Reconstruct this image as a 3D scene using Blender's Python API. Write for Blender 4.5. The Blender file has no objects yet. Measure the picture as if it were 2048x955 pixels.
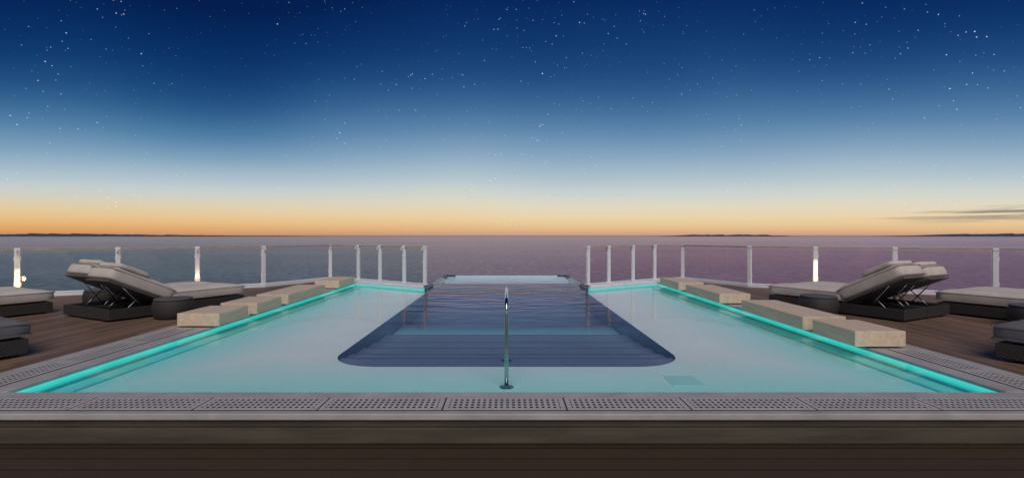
import bpy, bmesh, math, random
from mathutils import Vector, Matrix, noise
random.seed(4)
S=bpy.context.scene
S.view_settings.view_transform='Standard'
S.view_settings.look='None'
S.view_settings.exposure=0
COL=S.collection
def lin(r,g,b):
    f=lambda c:(c/255/12.92) if c/255<=0.04045 else ((c/255+0.055)/1.055)**2.4
    return (f(r),f(g),f(b),1)
# ------------------------------------------------ node helpers
class NT:
    def __init__(s,tree): s.t=tree
    def n(s,typ,ins=None,**kw):
        nd=s.t.nodes.new(typ)
        for k,v in kw.items(): setattr(nd,k,v)
        if ins:
            for k,v in ins.items():
                sock=nd.inputs[k]
                if isinstance(v,bpy.types.NodeSocket): s.t.links.new(v,sock)
                else: sock.default_value=v
        return nd
    def m(s,op,a,b=None,c=None,clamp=False):
        ins={0:a}
        if b is not None: ins[1]=b
        if c is not None: ins[2]=c
        return s.n('ShaderNodeMath',ins,operation=op,use_clamp=clamp).outputs[0]
    def mr(s,v,a,b,c=0.0,d=1.0): return s.n('ShaderNodeMapRange',{0:v,1:a,2:b,3:c,4:d}).outputs[0]
    def vm(s,op,a,b=None,scale=None):
        ins={0:a}
        if b is not None: ins[1]=b
        nd=s.n('ShaderNodeVectorMath',ins,operation=op)
        if scale is not None: nd.inputs['Scale'].default_value=scale
        return nd
    def mix(s,f,a,b,bt='MIX'):
        nd=s.n('ShaderNodeMix',data_type='RGBA',blend_type=bt)
        for sock,v in ((nd.inputs[0],f),(nd.inputs[6],a),(nd.inputs[7],b)):
            if isinstance(v,bpy.types.NodeSocket): s.t.links.new(v,sock)
            else: sock.default_value=v
        return nd.outputs[2]
    def ramp(s,f,stops,interp='LINEAR'):
        nd=s.n('ShaderNodeValToRGB',{0:f}); cr=nd.color_ramp; cr.interpolation=interp
        while len(cr.elements)<len(stops): cr.elements.new(0.5)
        for e,(p,c) in zip(cr.elements,stops): e.position=p; e.color=c
        return nd.outputs[0]
def newmat(name):
    m=bpy.data.materials.new(name); m.use_nodes=True
    m.node_tree.nodes.clear(); k=NT(m.node_tree)
    out=k.n('ShaderNodeOutputMaterial')
    return m,k,out
def simple(name,col,rough=0.5,metal=0.0,var=0.12,scale=6.0,bump=0.0,bscale=60.0,stretch=(1,1,1),spec=0.5):
    m,k,out=newmat(name)
    tc=k.n('ShaderNodeTexCoord').outputs['Object']
    mp=k.n('ShaderNodeMapping',{0:tc,'Scale':stretch}).outputs[0]
    nz=k.n('ShaderNodeTexNoise',{'Vector':mp,'Scale':scale,'Detail':5.0,'Roughness':0.6}).outputs[0]
    d=tuple(c*(1-var*1.6) for c in col[:3])+(1,); l=tuple(min(1,c*(1+var*1.3)) for c in col[:3])+(1,)
    c=k.ramp(nz,[(0.3,d),(0.7,l)])
    p=k.n('ShaderNodeBsdfPrincipled',{'Base Color':c,'Metallic':metal,'Roughness':rough,'Specular IOR Level':spec})
    if bump>0:
        n2=k.n('ShaderNodeTexNoise',{'Vector':mp,'Scale':bscale,'Detail':3.0}).outputs[0]
        b=k.n('ShaderNodeBump',{'Strength':bump,'Distance':0.01,'Height':n2}).outputs[0]
        k.t.links.new(b,p.inputs['Normal'])
    k.t.links.new(p.outputs[0],out.inputs[0])
    return m
def plankmat(name,base,pitch,axis,rough=0.55,gap=0.05,var=0.35,grain=1.0,jl=2.4,jw=0.003):
    m,k,out=newmat(name)
    pos=k.n('ShaderNodeNewGeometry').outputs['Position']
    sp=k.n('ShaderNodeSeparateXYZ',{0:pos}).outputs
    a,b=(sp[0],sp[1]) if axis=='X' else (sp[1],sp[0])
    q=k.m('DIVIDE',a,pitch)
    idx=k.m('FLOOR',q); fr=k.m('SUBTRACT',q,idx)
    e=k.m('MINIMUM',fr,k.m('SUBTRACT',1.0,fr))
    line=k.m('LESS_THAN',e,gap)
    wn=k.n('ShaderNodeTexWhiteNoise',{'W':idx},noise_dimensions='1D').outputs[0]
    bj=k.m('ADD',k.m('DIVIDE',b,jl),k.m('MULTIPLY',wn,7.0))
    bi=k.m('FLOOR',bj); bf=k.m('SUBTRACT',bj,bi)
    line2=k.m('LESS_THAN',bf,jw)
    cmb=k.n('ShaderNodeCombineXYZ',{0:idx,1:bi}).outputs[0]
    wn2=k.n('ShaderNodeTexWhiteNoise',{'Vector':cmb},noise_dimensions='3D').outputs[0]
    st=(40*grain,3,40) if axis=='X' else (3,40*grain,40)
    mp=k.n('ShaderNodeMapping',{0:pos,'Scale':st}).outputs[0]
    g=k.n('ShaderNodeTexNoise',{'Vector':mp,'Scale':1.0,'Detail':6.0,'Roughness':0.65}).outputs[0]
    f=k.m('ADD',k.m('MULTIPLY',wn2,0.6),k.m('MULTIPLY',g,0.5))
    d=tuple(c*(1-var) for c in base[:3])+(1,); l=tuple(c*(1+var) for c in base[:3])+(1,)
    c=k.ramp(f,[(0.15,d),(0.95,l)])
    ln=k.m('MAXIMUM',line,line2)
    c=k.mix(ln,c,tuple(x*0.15 for x in base[:3])+(1,))
    bp=k.n('ShaderNodeBump',{'Strength':0.5,'Distance':0.004,'Height':k.m('SUBTRACT',k.m('MULTIPLY',g,0.3),ln)}).outputs[0]
    p=k.n('ShaderNodeBsdfPrincipled',{'Base Color':c,'Roughness':rough,'Normal':bp,'Specular IOR Level':0.3})
    k.t.links.new(p.outputs[0],out.inputs[0])
    return m
# ------------------------------------------------ materials
M_teak=plankmat('teak_deck',(0.19,0.122,0.082),0.11,'X',gap=0.035)
M_step=plankmat('step_planks',(0.050,0.033,0.021),0.175,'Y',gap=0.03,var=0.35,jl=40,jw=0.0)
M_oak=simple('light_oak',(0.70,0.55,0.40),0.55,var=0.10,scale=2.0,bump=0.03,bscale=3,stretch=(9,0.9,9))
M_plinth=simple('dark_plinth',(0.06,0.055,0.05),0.7)
M_stone=simple('coping_stone',(0.43,0.41,0.40),0.45,var=0.12,scale=3,bump=0.12,bscale=90)
M_fascia=simple('fascia_paint',(0.092,0.076,0.055),0.6,var=0.2,scale=2,stretch=(0.6,1,6),bump=0.05,spec=0.3)
M_white=simple('white_paint',(0.78,0.78,0.80),0.35,var=0.04,scale=5)
M_rail=simple('varnished_rail',(0.42,0.31,0.19),0.3,var=0.15,scale=3,stretch=(1,1,6))
M_steel=simple('polished_steel',(0.40,0.50,0.52),0.18,metal=1.0,var=0.05)
M_steeldark=simple('brushed_steel',(0.30,0.31,0.34),0.25,metal=1.0,var=0.1)
M_capsteel=simple('satin_steel',(0.12,0.13,0.16),0.4,metal=0.3,var=0.1)
M_palelip=simple('pale_lip',(0.62,0.66,0.72),0.4,var=0.05)
M_aqualip=simple('aqua_overflow_lip',(0.62,0.90,0.95),0.35,var=0.05)
M_fabric=simple('canvas_cushion',(0.60,0.54,0.485),0.9,var=0.08,scale=4,bump=0.35,bscale=220)
M_fabric2=simple('canvas_piping',(0.36,0.33,0.30),0.9,var=0.05)
M_shadecanvas=simple('shaded_canvas',(0.15,0.145,0.155),0.9,var=0.08,scale=5,bump=0.35,bscale=220)  # cushion canvas darkened to paint in the shade on the near loungers
M_under=simple('cushion_board',(0.10,0.095,0.10),0.7)
M_hull=simple('hull_paint',(0.55,0.56,0.60),0.5,var=0.04,scale=0.3)
M_gasket=simple('dark_joint',(0.04,0.037,0.035),0.8)
def wicker(name,base):
    m,k,out=newmat(name)
    tc=k.n('ShaderNodeTexCoord').outputs['Object']
    w1=k.n('ShaderNodeTexWave',{'Vector':tc,'Scale':28.0,'Distortion':1.0,'Detail':1.0},wave_type='BANDS',bands_direction='Z').outputs[0]
    w2=k.n('ShaderNodeTexWave',{'Vector':tc,'Scale':16.0,'Distortion':1.5},wave_type='BANDS',bands_direction='DIAGONAL').outputs[0]
    h=k.m('MULTIPLY',w1,w2)
    c=k.ramp(h,[(0,tuple(x*0.4 for x in base)+(1,)),(0.8,tuple(x*1.5 for x in base)+(1,))])
    b=k.n('ShaderNodeBump',{'Strength':0.8,'Distance':0.006,'Height':h}).outputs[0]
    p=k.n('ShaderNodeBsdfPrincipled',{'Base Color':c,'Roughness':0.6,'Normal':b})
    k.t.links.new(p.outputs[0],out.inputs[0]); return m
M_wick=wicker('dark_wicker',(0.058,0.049,0.045))
def tilemat(name,c1,c2,size,rough=0.3,grout=0.75,stain=0.15,edge_glow=None):
    m,k,out=newmat(name)
    pos=k.n('ShaderNodeNewGeometry').outputs['Position']
    pz=k.vm('ADD',pos,(0.0,0.0,0.013)).outputs[0]
    sc=k.vm('SCALE',pz,scale=1/size).outputs[0]
    fl=k.vm('FLOOR',sc).outputs[0]; fr=k.vm('SUBTRACT',sc,fl).outputs[0]
    sp=k.n('ShaderNodeSeparateXYZ',{0:fr}).outputs
    l=k.m('MAXIMUM',k.m('LESS_THAN',sp[0],0.08),k.m('LESS_THAN',sp[1],0.08))
    wn=k.n('ShaderNodeTexWhiteNoise',{'Vector':fl},noise_dimensions='3D').outputs[0]
    nz=k.n('ShaderNodeTexNoise',{'Vector':pos,'Scale':0.7,'Detail':4.0}).outputs[0]
    c=k.mix(wn,c1,c2)
    c=k.mix(k.m('MULTIPLY',k.m('SUBTRACT',nz,0.35,clamp=True),stain*4,clamp=True),c,tuple(x*0.6 for x in c1[:3])+(1,))
    if edge_glow:
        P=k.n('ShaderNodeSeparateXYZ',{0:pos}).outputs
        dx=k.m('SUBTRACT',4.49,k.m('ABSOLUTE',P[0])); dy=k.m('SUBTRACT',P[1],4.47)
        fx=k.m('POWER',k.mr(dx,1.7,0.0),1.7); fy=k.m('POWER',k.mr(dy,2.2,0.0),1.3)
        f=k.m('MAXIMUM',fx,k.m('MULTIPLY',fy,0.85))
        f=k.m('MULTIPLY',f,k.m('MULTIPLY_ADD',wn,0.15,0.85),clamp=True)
        c=k.mix(f,c,edge_glow)  # LED glow along walls and front edge painted into the tile colour
    c=k.mix(l,c,k.mix(1.0,c,(grout,grout,grout,1),'MULTIPLY'))
    p=k.n('ShaderNodeBsdfPrincipled',{'Base Color':c,'Roughness':rough,'Specular IOR Level':0.1})
    k.t.links.new(p.outputs[0],out.inputs[0]); return m
M_tile=tilemat('pale_mosaic',(0.84,0.89,0.88,1),(0.90,0.94,0.92,1),0.05,rough=0.6,grout=0.93,stain=0.10,edge_glow=(0.16,0.88,0.82,1))
M_walltile=simple('turquoise_glow_wall',(0.20,0.78,0.74),0.4,var=0.05)  # turquoise LED glow put into the base colour of wall and ledge
M_navy=tilemat('navy_mosaic',(0.095,0.105,0.22,1),(0.12,0.13,0.26,1),0.05)
M_navystep=tilemat('navy_step',(0.15,0.165,0.27,1),(0.17,0.19,0.30,1),0.05)
M_nose=simple('step_nosing',(0.09,0.10,0.17),0.4)
def tealglowmat():
    m,k,out=newmat('teal_glow_mosaic')
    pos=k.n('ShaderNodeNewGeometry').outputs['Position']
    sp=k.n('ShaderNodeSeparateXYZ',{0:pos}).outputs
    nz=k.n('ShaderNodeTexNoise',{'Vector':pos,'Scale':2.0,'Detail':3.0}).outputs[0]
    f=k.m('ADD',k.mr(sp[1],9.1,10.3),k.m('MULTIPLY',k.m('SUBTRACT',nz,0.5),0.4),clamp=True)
    c=k.mix(f,(0.20,0.58,0.70,1),(0.11,0.125,0.25,1))  # glow fading to navy away from the steps, painted into the colour
    p=k.n('ShaderNodeBsdfPrincipled',{'Base Color':c,'Roughness':0.4,'Specular IOR Level':0.1})
    k.t.links.new(p.outputs[0],out.inputs[0]); return m
M_tealglow=tealglowmat()
M_patch=simple('floor_inlet',(0.42,0.80,0.78),0.5,var=0.02)
def emis(name,col,st,z=None):
    m,k,out=newmat(name)
    tc=k.n('ShaderNodeTexCoord').outputs['Object']
    nz=k.n('ShaderNodeTexNoise',{'Vector':tc,'Scale':3.0}).outputs[0]
    s=k.m('MULTIPLY_ADD',nz,st*0.3,st*0.85)
    if z:
        zz=k.n('ShaderNodeSeparateXYZ',{0:tc}).outputs[2]
        s=k.m('MULTIPLY',s,k.n('ShaderNodeMapRange',{0:zz,1:z[0],2:z[1],3:z[2],4:z[3]},interpolation_type='SMOOTHSTEP').outputs[0])
    e=k.n('ShaderNodeEmission',{0:col,1:s})
    k.t.links.new(e.outputs[0],out.inputs[0]); return m
M_led=emis('cyan_led',(0.05,0.66,0.60,1),1.0,(-0.125,-0.045,0.45,1.05))
M_led2=emis('cyan_led_deep',(0.05,0.65,0.80,1),3.0)
M_lamp=emis('warm_lamp',(1.0,0.72,0.32,1),3.0)
def glassmat(name,tint):
    m,k,out=newmat(name)
    tc=k.n('ShaderNodeTexCoord').outputs['Object']
    nz=k.n('ShaderNodeTexNoise',{'Vector':tc,'Scale':1.5}).outputs[0]
    t=k.n('ShaderNodeBsdfTransparent',{0:k.mix(nz,tint,tuple(x*0.95 for x in tint[:3])+(1,))})
    g=k.n('ShaderNodeBsdfGlossy',{0:(0.9,0.9,0.9,1),'Roughness':0.02})
    ge=k.n('ShaderNodeNewGeometry')
    dt=k.m('ABSOLUTE',k.vm('DOT_PRODUCT',ge.outputs['Normal'],ge.outputs['Incoming']).outputs['Value'])
    f=k.m('MULTIPLY_ADD',k.m('POWER',k.m('SUBTRACT',1.0,dt,clamp=True),5.0),0.8,0.035,clamp=True)
    mx=k.n('ShaderNodeMixShader',{0:f,1:t.outputs[0],2:g.outputs[0]})
    k.t.links.new(mx.outputs[0],out.inputs[0]); return m
M_glassL=glassmat('glass_teal',(0.74,0.92,0.93,1))
M_glassR=glassmat('glass_mauve',(0.90,0.83,0.90,1))
def poolwater():
    m,k,out=newmat('pool_water')
    pos=k.n('ShaderNodeNewGeometry').outputs['Position']
    sp=k.n('ShaderNodeSeparateXYZ',{0:pos}).outputs
    inx=k.mr(k.m('ABSOLUTE',sp[0]),2.35,1.9)
    iny=k.mr(sp[1],7.5,11.0)
    mask=k.m('MULTIPLY',inx,iny)
    mp=k.n('ShaderNodeMapping',{0:pos,'Scale':(0.7,2.0,1)}).outputs[0]
    n1=k.n('ShaderNodeTexNoise',{'Vector':mp,'Scale':1.6,'Detail':1.5,'Roughness':0.45,'Distortion':0.4}).outputs[0]
    amt=k.m('MULTIPLY_ADD',mask,0.93,0.07)
    b=k.n('ShaderNodeBump',{'Strength':1.0,'Distance':0.020,'Height':k.m('MULTIPLY',n1,amt)}).outputs[0]
    fr=k.n('ShaderNodeFresnel',{0:1.33,1:b}).outputs[0]
    fr=k.m('MULTIPLY',fr,k.m('MULTIPLY_ADD',mask,0.20,0.50))
    t=k.n('ShaderNodeBsdfTransparent',{0:(0.95,0.99,0.99,1)})
    gc=k.mix(mask,(0.96,0.96,1,1),(0.74,0.66,0.90,1))
    g=k.n('ShaderNodeBsdfGlossy',{0:gc,'Roughness':0.04,'Normal':b})
    mx=k.n('ShaderNodeMixShader',{0:fr,1:t.outputs[0],2:g.outputs[0]})
    k.t.links.new(mx.outputs[0],out.inputs[0]); return m
M_pool=poolwater()
def seamat():
    m,k,out=newmat('sea_water')
    pos=k.n('ShaderNodeNewGeometry').outputs['Position']
    sp=k.n('ShaderNodeSeparateXYZ',{0:pos}).outputs
    mp=k.n('ShaderNodeMapping',{0:pos,'Scale':(0.26,0.13,1)}).outputs[0]
    n1=k.n('ShaderNodeTexNoise',{'Vector':mp,'Scale':1.0,'Detail':6.0,'Roughness':0.66,'Distortion':0.3}).outputs[0]
    mp2=k.n('ShaderNodeMapping',{0:pos,'Scale':(0.002,0.010,1)}).outputs[0]
    n2=k.n('ShaderNodeTexNoise',{'Vector':mp2,'Scale':1.0,'Detail':5.0}).outputs[0]
    b=k.n('ShaderNodeBump',{'Strength':1.0,'Distance':0.40,'Height':n1}).outputs[0]
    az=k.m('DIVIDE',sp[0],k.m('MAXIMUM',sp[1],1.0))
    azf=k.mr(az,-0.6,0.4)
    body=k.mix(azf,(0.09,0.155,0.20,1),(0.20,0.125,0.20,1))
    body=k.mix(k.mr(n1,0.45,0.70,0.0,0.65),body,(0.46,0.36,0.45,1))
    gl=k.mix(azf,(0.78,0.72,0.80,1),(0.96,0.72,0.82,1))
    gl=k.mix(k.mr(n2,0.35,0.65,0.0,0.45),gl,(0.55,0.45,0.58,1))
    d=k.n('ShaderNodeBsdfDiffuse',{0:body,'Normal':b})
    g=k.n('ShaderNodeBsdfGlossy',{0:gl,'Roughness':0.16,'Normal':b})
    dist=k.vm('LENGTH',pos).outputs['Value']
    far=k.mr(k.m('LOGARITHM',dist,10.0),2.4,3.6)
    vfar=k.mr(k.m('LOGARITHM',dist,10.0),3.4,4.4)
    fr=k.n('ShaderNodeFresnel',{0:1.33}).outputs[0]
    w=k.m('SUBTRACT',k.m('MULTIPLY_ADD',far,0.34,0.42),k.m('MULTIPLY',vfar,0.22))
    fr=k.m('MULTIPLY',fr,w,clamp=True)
    mx=k.n('ShaderNodeMixShader',{0:fr,1:d.outputs[0],2:g.outputs[0]})
    k.t.links.new(mx.outputs[0],out.inputs[0]); return m
M_sea=seamat()
M_land=simple('far_land',(0.06,0.07,0.10),0.9,var=0.3,scale=0.01)
def gratemat():
    m,k,out=newmat('perforated_grate')
    tc=k.n('ShaderNodeTexCoord').outputs['Object']
    sp=k.n('ShaderNodeSeparateXYZ',{0:tc}).outputs
    fx=k.m('SUBTRACT',k.m('FRACT',k.m('DIVIDE',sp[0],0.048)),0.5)
    fy=k.m('SUBTRACT',k.m('FRACT',k.m('DIVIDE',sp[1],0.06)),0.5)
    ax=k.m('LESS_THAN',k.m('ABSOLUTE',fx),0.25); ay=k.m('LESS_THAN',k.m('ABSOLUTE',fy),0.29)
    mk=k.m('MULTIPLY',ax,ay)
    mk=k.m('MULTIPLY',mk,k.m('LESS_THAN',k.m('ABSOLUTE',sp[0]),0.456))
    mk=k.m('MULTIPLY',mk,k.m('LESS_THAN',k.m('ABSOLUTE',sp[1]),0.12))
    nz=k.n('ShaderNodeTexNoise',{'Vector':tc,'Scale':4.0,'Detail':5.0}).outputs[0]
    c=k.ramp(nz,[(0.3,(0.42,0.40,0.39,1)),(0.7,(0.50,0.48,0.47,1))])
    c=k.mix(mk,c,(0.03,0.026,0.016,1))
    p=k.n('ShaderNodeBsdfPrincipled',{'Base Color':c,'Roughness':0.55,'Specular IOR Level':0.3})
    k.t.links.new(p.outputs[0],out.inputs[0]); return m
M_grate=gratemat()
# ------------------------------------------------ mesh helpers
def obj(name,bm,mat,parent=None,loc=(0,0,0),rotz=0,smooth=False):
    me=bpy.data.meshes.new(name); bmesh.ops.recalc_face_normals(bm,faces=bm.faces[:]); bm.to_mesh(me); bm.free()
    me.materials.append(mat)
    if smooth:
        for p in me.polygons: p.use_smooth=True
    o=bpy.data.objects.new(name,me); COL.objects.link(o)
    o.location=loc; o.rotation_euler=(0,0,rotz)
    if parent: o.parent=parent
    return o
def tag(o,label,cat,group=None):
    o['label']=label; o['category']=cat
    if group: o['group']=group
def empty(name,label,cat,loc=(0,0,0),rotz=0,group=None):
    o=bpy.data.objects.new(name,None); COL.objects.link(o); o.empty_display_size=0.2
    o.location=loc; o.rotation_euler=(0,0,rotz); tag(o,label,cat,group); return o
def box(bm,x0,x1,y0,y1,z0,z1,bev=0,seg=2):
    r=bmesh.ops.create_cube(bm,size=1)
    vs=r['verts']
    for v in vs:
        v.co=Vector(((x0+x1)/2+v.co.x*(x1-x0),(y0+y1)/2+v.co.y*(y1-y0),(z0+z1)/2+v.co.z*(z1-z0)))
    if bev>0:
        es=list(set(e for v in vs for e in v.link_edges))
        bmesh.ops.bevel(bm,geom=es,offset=bev,segments=seg,affect='EDGES',profile=0.5)
def poly(bm,pts,z):
    vs=[bm.verts.new((x,y,z)) for x,y in pts]; return bm.faces.new(vs)
def prism(bm,pts,z0,z1,tri=True):
    lo=[bm.verts.new((x,y,z0)) for x,y in pts]; hi=[bm.verts.new((x,y,z1)) for x,y in pts]
    n=len(pts)
    f=[bm.faces.new(lo),bm.faces.new(hi)]
    for i in range(n): bm.faces.new((lo[i],lo[(i+1)%n],hi[(i+1)%n],hi[i]))
    if tri: bmesh.ops.triangulate(bm,faces=f)
def sweep(bm,pts,w,z0,z1,off=0):
    P=[Vector(p) for p in pts]; n=len(P); rows=[]
    for i in range(n):
        a=(P[i]-P[i-1]).normalized() if i>0 else None
        b=(P[i+1]-P[i]).normalized() if i<n-1 else None
        if a is None: t=b; s=1
        elif b is None: t=a; s=1
        else: t=(a+b).normalized(); s=1/max(0.4,t.dot(b))
        nr=Vector((-t.y,t.x))*s
        l=P[i]+nr*(off-w/2); r=P[i]+nr*(off+w/2)
        rows.append([bm.verts.new((l.x,l.y,z0)),bm.verts.new((r.x,r.y,z0)),bm.verts.new((r.x,r.y,z1)),bm.verts.new((l.x,l.y,z1))])
    for i in range(n-1):
        for j in range(4):
            bm.faces.new((rows[i][j],rows[i][(j+1)%4],rows[i+1][(j+1)%4],rows[i+1][j]))
    bm.faces.new(rows[0]); bm.faces.new(rows[-1])
def tube(bm,pts,r,closed=False,seg=10):
    P=[Vector(p) for p in pts]; n=len(P); rings=[]; up=None
    for i in range(n):
        if closed: t=(P[(i+1)%n]-P[i-1]).normalized()
        else: t=(P[min(i+1,n-1)]-P[max(i-1,0)]).normalized()
        if up is None:
            ref=Vector((0,0,1)) if abs(t.z)<0.9 else Vector((1,0,0))
            up=(ref-t*ref.dot(t)).normalized()
        else: up=(up-t*up.dot(t)).normalized()
        s=t.cross(up)
        rings.append([bm.verts.new(P[i]+(up*math.cos(a)+s*math.sin(a))*r) for a in [2*math.pi*j/seg for j in range(seg)]])
    for i in range(n if closed else n-1):
        A=rings[i];B=rings[(i+1)%n]
        for j in range(seg): bm.faces.new((A[j],A[(j+1)%seg],B[(j+1)%seg],B[j]))
    if not closed: bm.faces.new(rings[0]); bm.faces.new(rings[-1])
def lathe(bm,prof,seg=40):
    rings=[[bm.verts.new((r*math.cos(2*math.pi*j/seg),r*math.sin(2*math.pi*j/seg),z)) for j in range(seg)] for r,z in prof]
    for A,B in zip(rings,rings[1:]):
        for j in range(seg): bm.faces.new((A[j],A[(j+1)%seg],B[(j+1)%seg],B[j]))
    bm.faces.new(rings[0]); bm.faces.new(rings[-1])
def cushion(bm,lx,ly,lz,crown=0.02,cuts=10,seed=0):
    bmesh.ops.create_cube(bm,size=2); es=bm.edges[:]
    bmesh.ops.subdivide_edges(bm,edges=es,cuts=cuts,use_grid_fill=True)
    for v in bm.verts:
        u,w,q=v.co
        e=max(abs(u),abs(w))
        nx=u*(1-0.035*abs(q)**3); ny=w*(1-0.035*abs(q)**3)
        c=abs(u)**8*abs(w)**8; nx*=1-0.05*c; ny*=1-0.05*c
        z=q*(1-0.30*e**7)
        X=nx*lx/2;Y=ny*ly/2;Z=z*lz/2
        if q>0: Z+=crown*(1-u*u)*(1-w*w)*q + 0.010*noise.noise(Vector((X*4+seed,Y*4,seed)))
        v.co=(X,Y,Z)
# ------------------------------------------------ WORLD
W=bpy.data.worlds.new('World'); S.world=W; W.use_nodes=True
W.node_tree.nodes.clear(); k=NT(W.node_tree)
wo=k.n('ShaderNodeOutputWorld')
d=k.vm('NORMALIZE',k.n('ShaderNodeTexCoord').outputs['Generated']).outputs[0]
sp=k.n('ShaderNodeSeparateXYZ',{0:d}).outputs
hor=k.m('SQRT',k.m('ADD',k.m('MULTIPLY',sp[0],sp[0]),k.m('MULTIPLY',sp[1],sp[1])))
hor=k.m('MAXIMUM',hor,0.02)
t=k.m('DIVIDE',sp[2],hor)
sa=k.m('DIVIDE',sp[0],hor); sa2=k.m('MULTIPLY',sa,sa)
t=k.m('MULTIPLY',t,k.m('MULTIPLY_ADD',sa2,0.66,1.0))
nmp=k.n('ShaderNodeMapping',{0:d,'Scale':(1.5,1.5,2.0),'Location':(0.4,0,0.3)}).outputs[0]
lown=k.n('ShaderNodeTexNoise',{'Vector':nmp,'Scale':1.3,'Detail':1.0}).outputs[0]
t=k.m('MULTIPLY',t,k.m('MULTIPLY_ADD',lown,0.4,0.80))
pos=k.m('MULTIPLY',t,2.0,clamp=True)
stops=[(0.0,lin(196,154,132)),(0.018,lin(222,178,134)),(0.050,lin(236,204,152)),(0.095,lin(231,216,182)),(0.15,lin(214,216,205)),(0.22,lin(182,200,208)),
(0.32,lin(134,166,192)),(0.43,lin(86,130,170)),(0.56,lin(44,89,140)),(0.70,lin(20,62,116)),(0.84,lin(10,46,100)),(0.94,lin(7,38,90)),(1.0,lin(5,31,80))]
sky=k.ramp(pos,stops,'B_SPLINE')
wl=k.m('MULTIPLY',k.mr(sa,0.0,-0.7),k.mr(pos,0.20,0.03))
sky=k.mix(wl,sky,k.mix(1.0,sky,(0.97,0.76,0.52,1),'MULTIPLY'))
# faint darker teal haze high up on one side
hz=k.m('MULTIPLY',k.mr(sa,-0.25,-0.6),k.mr(pos,0.25,0.6))
sky=k.mix(k.m('MULTIPLY',hz,k.mr(lown,0.35,0.65,0.2,0.9)),sky,k.mix(1.0,sky,(0.6,0.86,0.88,1),'MULTIPLY'))
az=k.m('DIVIDE',sp[0],k.m('MAXIMUM',sp[1],0.05))
cm=k.n('ShaderNodeMapping',{0:d,'Scale':(5.0,5.0,190.0),'Location':(1.2,0.3,2.0)}).outputs[0]
cn=k.n('ShaderNodeTexNoise',{'Vector':cm,'Scale':1.0,'Detail':5.0,'Roughness':0.6}).outputs[0]
tt=k.m('DIVIDE',sp[2],hor)
m1=k.mr(az,0.66,0.98)
m2=k.m('SUBTRACT',1.0,k.m('ABSOLUTE',k.m('DIVIDE',k.m('SUBTRACT',tt,0.031),0.018)),clamp=True)
cl=k.mr(k.m('ADD',cn,k.m('MULTIPLY',k.m('MULTIPLY',m1,m2),0.20)),0.58,0.70,0.0,0.85)
cl=k.m('MULTIPLY',cl,k.m('MULTIPLY',m1,m2,clamp=True),clamp=True)
sky=k.mix(cl,sky,lin(92,92,108))
def stars(scale,rad,keep,strength):
    v=k.n('ShaderNodeTexVoronoi',{'Vector':d,'Scale':scale},feature='F1')
    c=k.n('ShaderNodeSeparateColor',{0:v.outputs['Color']}).outputs
    mod=k.m('MULTIPLY_ADD',k.m('POWER',c[1],2.5),0.8,0.45)
    s=k.mr(v.outputs['Distance'],k.m('MULTIPLY',mod,rad),k.m('MULTIPLY',mod,rad*0.4))
    kp=k.m('GREATER_THAN',c[0],keep)
    tint=k.mix(c[2],(1.0,0.86,0.70,1),(0.75,0.9,1.0,1))
    a=k.m('MULTIPLY',k.m('MULTIPLY',s,kp),k.m('MULTIPLY',mod,strength))
    return k.mix(1.0,tint,k.n('ShaderNodeCombineColor',{0:a,1:a,2:a}).outputs[0],'MULTIPLY')
cl2=k.n('ShaderNodeTexNoise',{'Vector':d,'Scale':5.0,'Detail':3.0}).outputs[0]
up=k.mr(tt,0.03,0.22,0.35,1.0)
s1=stars(160.0,0.14,0.1,0.8); s2=stars(40.0,0.038,0.35,1.1)
s1=k.mix(k.mr(cl2,0.42,0.60,0.9,0.0),s1,(0,0,0,1))
st=k.mix(1.0,s1,s2,'ADD')
vis=k.m('MULTIPLY',up,k.m('GREATER_THAN',tt,0.004))
st=k.mix(1.0,st,k.n('ShaderNodeCombineColor',{0:vis,1:vis,2:vis}).outputs[0],'MULTIPLY')
sky=k.mix(1.0,sky,st,'ADD')
bg=k.n('ShaderNodeBackground',{0:sky,1:1.0})
k.t.links.new(bg.outputs[0],wo.inputs[0])
L=bpy.data.lights.new('sun','SUN'); L.energy=1.95; L.angle=math.radians(50); L.color=(1.0,0.91,0.85)  # added soft lamp from behind, stands in for the ship's lights, no real sun
lo=bpy.data.objects.new('sun',L); COL.objects.link(lo)  # added lamp standing in for the ship's lights
lo.rotation_euler=(math.radians(42),0,math.radians(8)); lo.location=(0,-5,12)
# ------------------------------------------------ SEA + LAND
SEA=-20.0
bm=bmesh.new()
ys=[-200,12,20,40,80,160,400,1000,3000,9000,30000,90000]
for a,b in zip(ys,ys[1:]):
    A=max(300,b*2.2)
    xs=[-A,-A/4,0,A/4,A]
    for c,dv in zip(xs,xs[1:]):
        bm.faces.new([bm.verts.new((c,a,SEA)),bm.verts.new((dv,a,SEA)),bm.verts.new((dv,b,SEA)),bm.verts.new((c,b,SEA))])
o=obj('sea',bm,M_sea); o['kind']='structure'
def land(x0,x1,y,h,name='hills',seed=0,taper0=False,taper1=True):
    bm=bmesh.new(); n=240; rows=[]
    for i in range(n+1):
        u=i/n; x=x0+(x1-x0)*u
        e=1.0
        if taper0: e*=min(1,u*5)
        if taper1: e*=min(1,(1-u)*2.2)
        hh=h*e*(0.55+0.55*noise.noise(Vector((x*0.0009+seed,seed,0)))+0.30*noise.noise(Vector((x*0.006,seed,3)))+0.22*noise.noise(Vector((x*0.03,seed,7))))
        hh=max(1.0,hh)
        rows.append([bm.verts.new((x,y-250,SEA-2)),bm.verts.new((x,y,SEA+hh)),bm.verts.new((x,y+700,SEA+hh*0.6)),bm.verts.new((x,y+1400,SEA-2))])
    for A,B in zip(rows,rows[1:]):
        for j in range(3): bm.faces.new((A[j],B[j],B[j+1],A[j+1]))
    o=obj(name,bm,M_land); o['kind']='structure'
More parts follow.
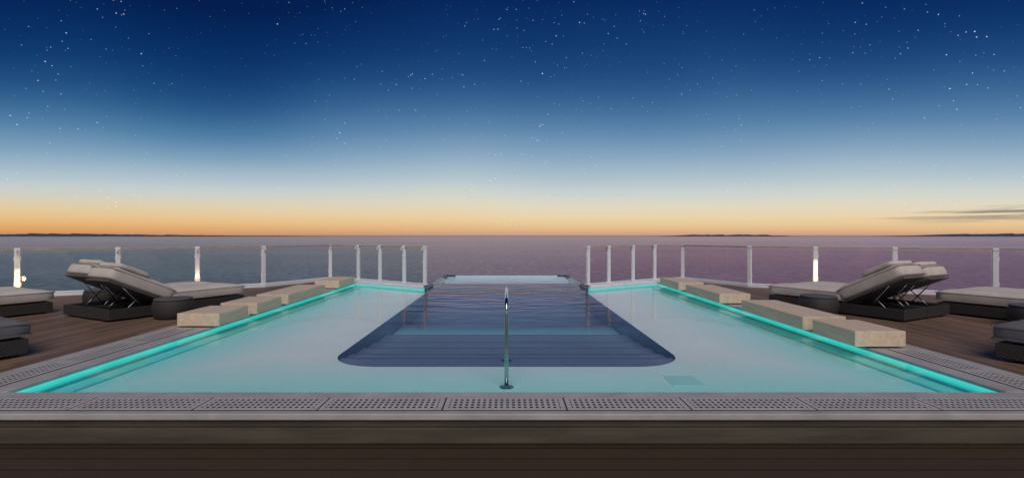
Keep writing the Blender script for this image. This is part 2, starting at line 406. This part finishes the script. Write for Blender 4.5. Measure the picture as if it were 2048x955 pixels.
land(-13000,-3350,9000,75,seed=1)
land(3050,5600,9500,50,seed=5,taper0=True)
land(7000,13500,9000,68,seed=9,taper0=True,taper1=False)
# ------------------------------------------------ DECK
railL=[(-13.6,9.4),(-12.5,10.25),(-11.05,11.3),(-9.47,12.2),(-7.91,12.8),(-6.61,13.6),(-5.5,15.6),(-4.47,15.1),(-3.69,14.6),(-2.86,14.0),(-2.2,13.5)]
mir=lambda P:[(-x,y) for x,y in P]
def deckhalf(sgn):
    bm=bmesh.new()
    q=[(-16,-1.5),(-16,9.4),(-13.6,9.4)]+railL[1:6]+[(-5.5,15.6),(-5.16,15.45),(-5.16,-1.5)]
    for (xa,ya),(xb,yb) in zip(q[1:-1],q[2:-1]):
        if abs(xb-xa)<1e-6: continue
        pts=[(xa,-1.5),(xb,-1.5),(xb,yb),(xa,ya)]
        pts=[(x*-sgn,y) for x,y in pts]
        lo=[bm.verts.new((x,y,-0.12)) for x,y in pts]; hi=[bm.verts.new((x,y,0.0)) for x,y in pts]
        bm.faces.new(lo); bm.faces.new(hi)
        bm.faces.new((lo[2],lo[3],hi[3],hi[2]))
    o=obj('deck',bm,M_teak); o['kind']='structure'
deckhalf(-1); deckhalf(1)
bm=bmesh.new(); box(bm,-5.16,5.16,-6,3.93,-0.40,-0.24); o=obj('deck_step',bm,M_step); o['kind']='structure'
bm=bmesh.new()
box(bm,-5.15,5.15,3.955,4.10,-0.113,-0.052,0.004)
box(bm,-5.15,5.15,3.935,4.10,-0.238,-0.117,0.004)
o=obj('wall_fascia',bm,M_fascia); tag(o,'dark taupe painted fascia below the raised pool coping','fascia')
hull=[(-16,-6),(16,-6),(16,9.4)]+mir(railL[0:7])+[(5.2,15.0),(2.25,13.45),(-2.25,13.45),(-5.2,15.0)]+railL[6::-1]+[(-16,9.4)]
bm=bmesh.new(); prism(bm,hull,SEA-1,-1.25); o=obj('ship_hull',bm,M_hull); tag(o,'white painted ship hull beneath the pool deck','hull')
# ------------------------------------------------ POOL
pool=empty('swimming_pool','infinity pool with pale shallow shelf, navy lane and turquoise lighting','swimming pool',(0,0,0))
FZ=-0.15; HX=4.49; Y0=4.47
R=0.62; HW=2.17; YB=13.28
arc=[(HW-R+R*math.cos(a),6.52-R*math.sin(a)) for a in [math.radians(i*9) for i in range(11)]]
inner=[(HW,YB)]+arc+[(-x,y) for x,y in arc[::-1]]+[(-HW,YB)]
bm=bmesh.new()
poly(bm,[(-HX,Y0),(HX,Y0),(HX,5.9),(-HX,5.9)],FZ)
for s in (-1,1):
    ra=arc[::-1]
    for (xa,ya),(xb,yb) in zip(ra,ra[1:]):
        poly(bm,[(s*xa,ya),(s*HX,ya),(s*HX,yb),(s*xb,yb)],FZ)
    poly(bm,[(s*HW,6.52),(s*HX,6.52),(s*HX,YB),(s*HW,YB)],FZ)
    poly(bm,[(s*HW,YB),(s*HX,YB),(s*HX,14.85),(s*3.69,14.34),(s*2.86,13.75)],FZ)
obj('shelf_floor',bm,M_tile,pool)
bm=bmesh.new()
pth=[(HW,17.45)]+inner+[(-HW,17.45)]
lo_=[bm.verts.new((x,y,-1.0)) for x,y in pth]; hi_=[bm.verts.new((x,y,FZ if y<13.4 else -0.03)) for x,y in pth]
for i in range(len(pth)-1): bm.faces.new((lo_[i],lo_[i+1],hi_[i+1],hi_[i]))
bm.faces.new((lo_[0],lo_[-1],hi_[-1],hi_[0]))
obj('lane_wall',bm,M_navy,pool)
bm=bmesh.new(); poly(bm,[(-HW,9.0),(HW,9.0),(HW,17.45),(-HW,17.45)],-0.60); obj('lane_floor',bm,M_navy,pool)
zs=[-0.20,-0.25,-0.30,-0.35,-0.39]; ye=[6.53,6.95,7.55,8.2,9.0]
for i,(z,y1) in enumerate(zip(zs,ye)):
    bm=bmesh.new()
    if i==0:
        pts=[(HW-0.004,y1)]+[(x*0.998,y+0.002) for x,y in arc]+[(-x*0.998,y+0.002) for x,y in arc[::-1]]+[(-HW+0.004,y1)]
    else:
        pts=[(HW-0.004,y1),(HW-0.004,ye[i-1]+0.002),(-HW+0.004,ye[i-1]+0.002),(-HW+0.004,y1)]
    prism(bm,pts,-0.595,z,tri=False); obj('step',bm,M_navystep,pool)
    bm=bmesh.new(); box(bm,-HW+0.01,HW-0.01,y1-0.03,y1+0.001,z-0.03,z+0.004); obj('step_nosing',bm,M_nose,pool)
# added ledge with teal glow painted in, light strip tucked under the last nosing
bm=bmesh.new(); box(bm,-HW+0.005,HW-0.005,9.01,10.45,-0.598,-0.47,0.03,4); obj('glow_ledge',bm,M_tealglow,pool)
bm=bmesh.new(); box(bm,-HW+0.05,HW-0.05,9.008,9.02,-0.455,-0.425); obj('light_strip',bm,M_led2,pool)
bm=bmesh.new()
outer=[(-HW,YB),(-2.86,13.75),(-3.69,14.34),(-HX,14.85),(-HX,Y0),(HX,Y0),(HX,14.85),(3.69,14.34),(2.86,13.75),(HW,YB)]
a=[bm.verts.new((x,y,FZ)) for x,y in outer]; b=[bm.verts.new((x,y,-0.005)) for x,y in outer]
for i in range(len(outer)-1): bm.faces.new((a[i],a[i+1],b[i+1],b[i]))
obj('shelf_wall',bm,M_walltile,pool)
def led(pts):
    bm=bmesh.new(); sweep(bm,pts,0.006,-0.10,-0.028); obj('light_strip',bm,M_led,pool)
led([(-HX+0.006,Y0+0.02),(-HX+0.006,14.82)])
led([(HX-0.006,Y0+0.02),(HX-0.006,14.82)])
led([(-HX+0.03,Y0+0.008),(HX-0.03,Y0+0.008)])
for s in (-1,1):
    led([(s*4.46,14.81),(s*3.69,14.325),(s*2.86,13.735),(s*2.18,13.27)])
    bm=bmesh.new(); sweep(bm,[(s*4.49,14.92),(s*3.69,14.41),(s*2.86,13.82),(s*2.2,13.36)],0.13,-0.05,0.0); obj('coping',bm,M_palelip,pool)
for s in (-1,1):
    bm=bmesh.new(); x0,x1=sorted((s*(HX-0.012),s*(HX-0.22))); box(bm,x0,x1,Y0+0.03,14.7,FZ+0.001,FZ+0.022,0.006); obj('ledge',bm,M_walltile,pool)
bm=bmesh.new(); box(bm,1.72,2.05,5.15,5.50,FZ,FZ+0.006,0.002); obj('floor_inlet',bm,M_patch,pool)
bm=bmesh.new()
box(bm,-5.158,5.158,3.92,Y0+0.004,-0.05,0.0,0.008)
obj('coping',bm,M_stone,pool)
for s in (-1,1):
    bm=bmesh.new(); x0,x1=sorted((s*(HX-0.015),s*5.158)); box(bm,x0,x1,Y0+0.008,14.95,-0.03,0.003,0.005); obj('coping',bm,M_stone,pool)
for s in (-1,1):
    bm=bmesh.new(); x0,x1=sorted((s*(HW-0.09),s*(HW+0.0))); box(bm,x0,x1,13.4,17.56,-1.2,-0.004,0.01); obj('pool_edge',bm,M_steeldark,pool)
    bm=bmesh.new()
    x0,x1=sorted((s*(HW-0.40),s*(HW+0.01))); box(bm,x0,x1,17.43,17.58,-0.05,0.02,0.008)
    x0,x1=sorted((s*(HW-0.12),s*(HW+0.01))); box(bm,x0,x1,16.9,17.428,-0.05,0.019,0.008)
    obj('corner_cap',bm,M_capsteel,pool)
    bm=bmesh.new(); x0,x1=sorted((s*(HW-0.11),s*(HW+0.02))); box(bm,x0,x1,13.3,14.1,-0.03,0.03,0.012); obj('edge_cap',bm,M_capsteel,pool)
bm=bmesh.new(); box(bm,-HW+0.05,HW-0.05,17.43,17.54,-1.2,-0.012,0.006); obj('overflow_edge',bm,M_aqualip,pool)
bm=bmesh.new(); box(bm,-HW+0.10,HW-0.10,16.5,17.42,-0.20,-0.10,0.01); obj('weir_ledge',bm,M_aqualip,pool)
bm=bmesh.new()
poly(bm,[(-HX+0.001,Y0+0.001),(HX-0.001,Y0+0.001),(HX-0.001,YB),(-HX+0.001,YB)],-0.022)
for s in (-1,1): poly(bm,[(s*2.17,YB),(s*(HX-0.001),YB),(s*(HX-0.001),14.84),(s*3.69,14.33),(s*2.86,13.74)],-0.022)
poly(bm,[(-2.17,YB),(2.17,YB),(2.09,17.46),(-2.09,17.46)],-0.022)
o=obj('water',bm,M_pool); o['kind']='structure'
for p in o.data.polygons:
    if p.normal.z<0: p.flip()
# ------------------------------------------------ GRATES
g0=None
gl=[]
for kx in range(-4,5): gl.append((-0.015+kx,4.145,0))
gl+= [(-4.83,y,math.pi/2) for y in (5.0,6.0,7.0)]+[(4.83,y,math.pi/2) for y in (4.64,5.64)]
for (x,y,r) in gl:
    if g0 is None:
        bm=bmesh.new(); box(bm,-0.493,0.493,-0.15,0.15,0.0035,0.007,0.001)
        o=obj('drain_grate',bm,M_grate); g0=o
        bm=bmesh.new(); box(bm,-0.4995,0.4995,-0.158,0.158,0.0032,0.005); j=obj('joint',bm,M_gasket,o); j0=j
    else:
        o=g0.copy(); COL.objects.link(o); j=j0.copy(); COL.objects.link(j); j.parent=o
    o.location=(x,y,0.001 if r==0 else 0.003); o.rotation_euler=(0,0,r)
    tag(o,'grey perforated drain grate panel set in the pool coping','drain grate','drain grates along the pool coping')
# ------------------------------------------------ BENCH BLOCKS
def bench(xs,y0,y1):
    x0,x1=xs
    cx=(x0+x1)/2; cy=(y0+y1)/2; hx=(x1-x0)/2; hy=(y1-y0)/2
    e=empty('wooden_bench','low pale oak block bench on the pool coping','bench',(cx,cy,0.003),group='oak block benches along the pool edge')
    bm=bmesh.new(); box(bm,-hx,hx,-hy,hy,0.022,0.215,0.008,3)
    obj('seat',bm,M_oak,e)
    bm=bmesh.new(); sgn=1 if cx>0 else -1
    box(bm,-hx+0.05+ (0.14 if sgn>0 else 0),hx-0.05-(0.14 if sgn<0 else 0),-hy+0.05,hy-0.05,0.0,0.022); obj('plinth',bm,M_plinth,e)
for a,b in ((7.57,8.42),(8.72,9.67),(9.97,12.0),(13.0,14.3)): bench((-4.99,-4.35),a,b)
for a,b in ((6.17,7.03),(7.26,9.15),(10.1,12.0),(12.5,14.0)): bench((4.30,4.93),a,b)
for (x,y,r) in ((-4.475,8.57,math.pi/2),(4.475,9.6,math.pi/2),(-3.3,14.14,0.62),(3.3,14.14,-0.62)):
    bm=bmesh.new(); box(bm,-0.14,0.14,-0.006,0.006,0.0,0.045,0.003)
    o=obj('depth_plaque',bm,M_white,loc=(x,y,0.004),rotz=r); tag(o,'small white enamel plaque on the pool lip','plaque','small plaques on the pool lip')
# ------------------------------------------------ RAILINGS
def railing(P,glass,lamps):
    e=empty('railing','white post and clear glass railing with varnished handrail','railing',(P[0][0],P[0][1],0))
    ox,oy=P[0]
    loc=lambda o: setattr(o,'location',(o.location.x-ox,o.location.y-oy,o.location.z))
    bm=bmesh.new(); sweep(bm,P,0.20,-0.3,0.06); loc(obj('kerb',bm,M_white,e))
    bm=bmesh.new(); sweep(bm,P,0.075,1.065,1.10); loc(obj('handrail',bm,M_rail,e))
    bm=bmesh.new(); sweep(bm,P,0.03,0.075,0.10); loc(obj('bottom_channel',bm,M_white,e))
    pm=None
    for i,(x,y) in enumerate(P):
        a=Vector(P[max(i-1,0)]); b=Vector(P[min(i+1,len(P)-1)]); t=(b-a).normalized(); ang=math.atan2(t.y,t.x)
        if pm is None:
            bm=bmesh.new()
            box(bm,-0.05,0.05,-0.035,0.035,0.055,1.06,0.008)
            box(bm,-0.075,0.075,-0.07,0.07,0.061,0.085,0.006)
            box(bm,-0.062,0.062,-0.02,0.02,0.25,0.34,0.004)
            box(bm,-0.062,0.062,-0.02,0.02,0.82,0.91,0.004)
            tube(bm,[(0,-0.02,0.97),(0,-0.09,0.985),(0,-0.125,1.01),(0,-0.115,1.045),(0,-0.04,1.058)],0.014,seg=8)
            box(bm,-0.055,0.055,-0.045,0.045,1.045,1.11,0.01)
            o=obj('post',bm,M_white,e); pm=o
        else:
            o=pm.copy(); COL.objects.link(o); o.parent=e
        o.location=(x-ox,y-oy,0); o.rotation_euler=(0,0,ang)
        if i in lamps:
            ang2=math.atan2(-y,-x)
            cx,cy=x+math.cos(ang2)*0.075,y+math.sin(ang2)*0.075
            h0,h1,pw=lamps[i]
            bm=bmesh.new(); lathe(bm,[(0.028,h0),(0.034,h0+0.01),(0.034,h1-0.01),(0.028,h1)],16)
            obj('lamp',bm,M_lamp,e,loc=(cx-ox,cy-oy,0))
            Lp=bpy.data.lights.new('lamp_light','POINT'); Lp.energy=pw; Lp.color=(1,0.75,0.4); Lp.shadow_soft_size=0.05
            q=bpy.data.objects.new('lamp_light',Lp); COL.objects.link(q); q.parent=e; q.location=(cx-ox+math.cos(ang2)*0.12,cy-oy+math.sin(ang2)*0.12,(h0+h1)/2)
    for i in range(len(P)-1):
        a=Vector(P[i]);b=Vector(P[i+1]);t=(b-a).normalized(); a2=a+t*0.07;b2=b-t*0.07
        bm=bmesh.new()
        bm.faces.new([bm.verts.new((a2.x,a2.y,0.101)),bm.verts.new((b2.x,b2.y,0.101)),bm.verts.new((b2.x,b2.y,1.06)),bm.verts.new((a2.x,a2.y,1.06))])
        loc(obj('glass_panel',bm,glass,e))
railing(railL,M_glassL,{2:(0.18,0.62,6.0),4:(0.3,0.42,1.5)})
railing(mir(railL),M_glassR,{4:(0.2,0.75,3.0)})
# ------------------------------------------------ LOUNGERS
def lounger(loc,rot):
    e=empty('double_sun_lounger','double sun lounger with raised canvas backrests on dark wicker base','sun lounger',loc,rot,group='sun loungers on the pool deck')
    Lx=2.36; hw=0.75; k1=0.95
    for s in (-1,1):
        yc=s*(hw/2)
        w=hw-0.02
        bm=bmesh.new()
        y0,y1=yc-w/2,yc+w/2
        box(bm,0,Lx,y0,y0+0.04,0.03,0.20,0.006); box(bm,0,Lx,y1-0.04,y1,0.03,0.20,0.006)
        box(bm,0.0,0.04,y0+0.041,y1-0.041,0.03,0.20,0.006); box(bm,Lx-0.04,Lx,y0+0.041,y1-0.041,0.03,0.20,0.006)
        box(bm,0.041,Lx-0.041,y0+0.041,y1-0.041,0.04,0.07)
        box(bm,k1+0.02,Lx-0.041,y0+0.041,y1-0.041,0.16,0.198)
        for fx in (0.08,Lx-0.14):
            for fy in (y0+0.05,y1-0.11): box(bm,fx,fx+0.06,fy,fy+0.06,0.0,0.03)
        obj('base',bm,M_wick,e)
        bm=bmesh.new(); cushion(bm,Lx-k1+0.06,w-0.0,0.22,0.025,seed=s)
        ml=(k1+(Lx-k1)/2+0.02,yc,0.315)
        obj('mattress',bm,M_fabric,e,loc=ml,smooth=True)
        bm=bmesh.new()
        def ring(lx,ly,z):
            a,b=lx/2,ly/2; r=0.05; pts=[]
            for cx,cy,st in ((a-r,b-r,0),(-a+r,b-r,90),(-a+r,-b+r,180),(a-r,-b+r,270)):
                for q in range(0,91,30):
                    t=math.radians(st+q); pts.append((cx+r*math.cos(t),cy+r*math.sin(t),z))
            return pts
        tube(bm,ring(Lx-k1+0.05,w-0.01,0.06),0.008,True,6); tube(bm,ring(Lx-k1+0.05,w-0.01,-0.07),0.008,True,6)
        obj('piping',bm,M_fabric2,e,loc=ml)
        tilt=math.radians(28 if s>0 else 25.5); bl=1.06
        c,sn=math.cos(tilt),math.sin(tilt)
        def onb(u,h):
            return Vector((k1-u*c+h*(sn)*1.0, yc, 0.215+u*sn+h*c))
        def place(o,u,h):
            o.rotation_euler=(0,tilt,0); o.location=onb(u,h)
        bm=bmesh.new(); box(bm,-bl/2,bl/2,-w/2+0.02,w/2-0.02,-0.012,0.012,0.004); place(obj('backrest_frame',bm,M_under,e),bl/2,0)
        bm=bmesh.new(); cushion(bm,bl+0.06,w,0.26,0.03,seed=s+5); place(obj('backrest_cushion',bm,M_fabric,e,smooth=True),bl/2,0.135)
        bm=bmesh.new(); tube(bm,ring(bl+0.05,w-0.01,0.075),0.008,True,6); tube(bm,ring(bl+0.05,w-0.01,-0.085),0.008,True,6); place(obj('piping',bm,M_fabric2,e),bl/2,0.135)
        bm=bmesh.new(); cushion(bm,0.52,w-0.03,0.085,0.02,seed=s+9); place(obj('pillow',bm,M_fabric,e,smooth=True),bl-0.31,0.30)
        for q in (-1,1):
            bm=bmesh.new(); yy=yc+q*(w/2-0.09)
            p1=onb(0.78,-0.012); p2=onb(0.45,-0.012)
            tube(bm,[(p1.x,yy,p1.z),(0.60,yy,0.10)],0.011,seg=8); tube(bm,[(p2.x,yy,p2.z),(0.22,yy,0.10)],0.009,seg=8)
            obj('strut',bm,M_steeldark,e,smooth=True)
    return e
proto=lounger((-7.03,8.34,0),math.atan2(0.89,0.45))
kids=[o for o in bpy.data.objects if o.parent==proto]
rR=math.atan2(0.89,-0.45); rL=math.atan2(0.89,0.45)
for loc,rot,dark in (((7.03,8.34,0),rR,0),((-9.9,7.24,0),rL,0),((-7.28,4.04,0),rL,1),((9.48,7.24,0),rR,0),((7.21,3.84,0),rR,1)):
    e=proto.copy(); COL.objects.link(e); e.location=loc; e.rotation_euler=(0,0,rot)
    if dark: e['label']='double sun lounger with shade-darkened canvas cushions on dark wicker base'
    for c in kids:
        q=c.copy(); COL.objects.link(q); q.parent=e
        if dark and c.data.materials[0] in (M_fabric,M_fabric2):
            q.data=c.data.copy(); q.data.materials[0]=M_shadecanvas
tp=None
for x,y in ((-5.66,8.5),(-8.0,9.9),(5.52,8.85),(8.02,7.6)):
    if tp is None:
        e=empty('side_table','round dark wicker drum side table beside a sun lounger','side table',(x,y,0),group='wicker side tables')
        bm=bmesh.new(); lathe(bm,[(0.24,0.0),(0.27,0.02),(0.31,0.12),(0.315,0.20),(0.295,0.29),(0.27,0.31)]); b=obj('body',bm,M_wick,e,smooth=True)
        bm=bmesh.new(); lathe(bm,[(0.27,0.311),(0.285,0.318),(0.285,0.332),(0.275,0.338)]); c=obj('table_top',bm,M_under,e)
        tp=(e,b,c)
    else:
        e=tp[0].copy(); COL.objects.link(e); e.location=(x,y,0)
        for c in tp[1:]:
            q=c.copy(); COL.objects.link(q); q.parent=e
# ------------------------------------------------ POOL HANDRAIL
e=empty('pool_handrail','polished stainless steel grab rail standing in the pool','handrail',(0,5.1,FZ))
H=0.88
bm=bmesh.new()
pts=[(0,0,0.0),(0,0,0.3),(0,0,H-0.12)]
for q in range(0,91,15):
    t=math.radians(q); pts.append((0,0.12-0.12*math.cos(t),H-0.12+0.12*math.sin(t)))
pts+= [(0,0.8,H+0.0)]
for q in range(0,91,15):
    t=math.radians(q); pts.append((0,1.18+0.12*math.sin(t),H-0.12+0.12*math.cos(t)))
pts+=[(0,1.3,0.3),(0,1.3,-0.05)]
tube(bm,pts,0.021,seg=16); obj('rail',bm,M_steel,e,smooth=True)
for yy,z in ((0,0.001),(1.3,-0.049)):
    bm=bmesh.new(); lathe(bm,[(0.075,0),(0.075,0.008),(0.055,0.016),(0.024,0.022)],24); obj('flange',bm,M_steel,e,loc=(0,yy,z))
# ------------------------------------------------ CAMERA
cd=bpy.data.cameras.new('camera'); cam=bpy.data.objects.new('camera',cd); COL.objects.link(cam)
cd.sensor_width=36; cd.lens=36*1000/2048; cd.shift_x=11/2048; cd.shift_y=-7.5/2048
cd.clip_start=0.05; cd.clip_end=200000
cam.location=(0,0,1.4); cam.rotation_euler=(math.radians(90),0,0)
S.camera=cam
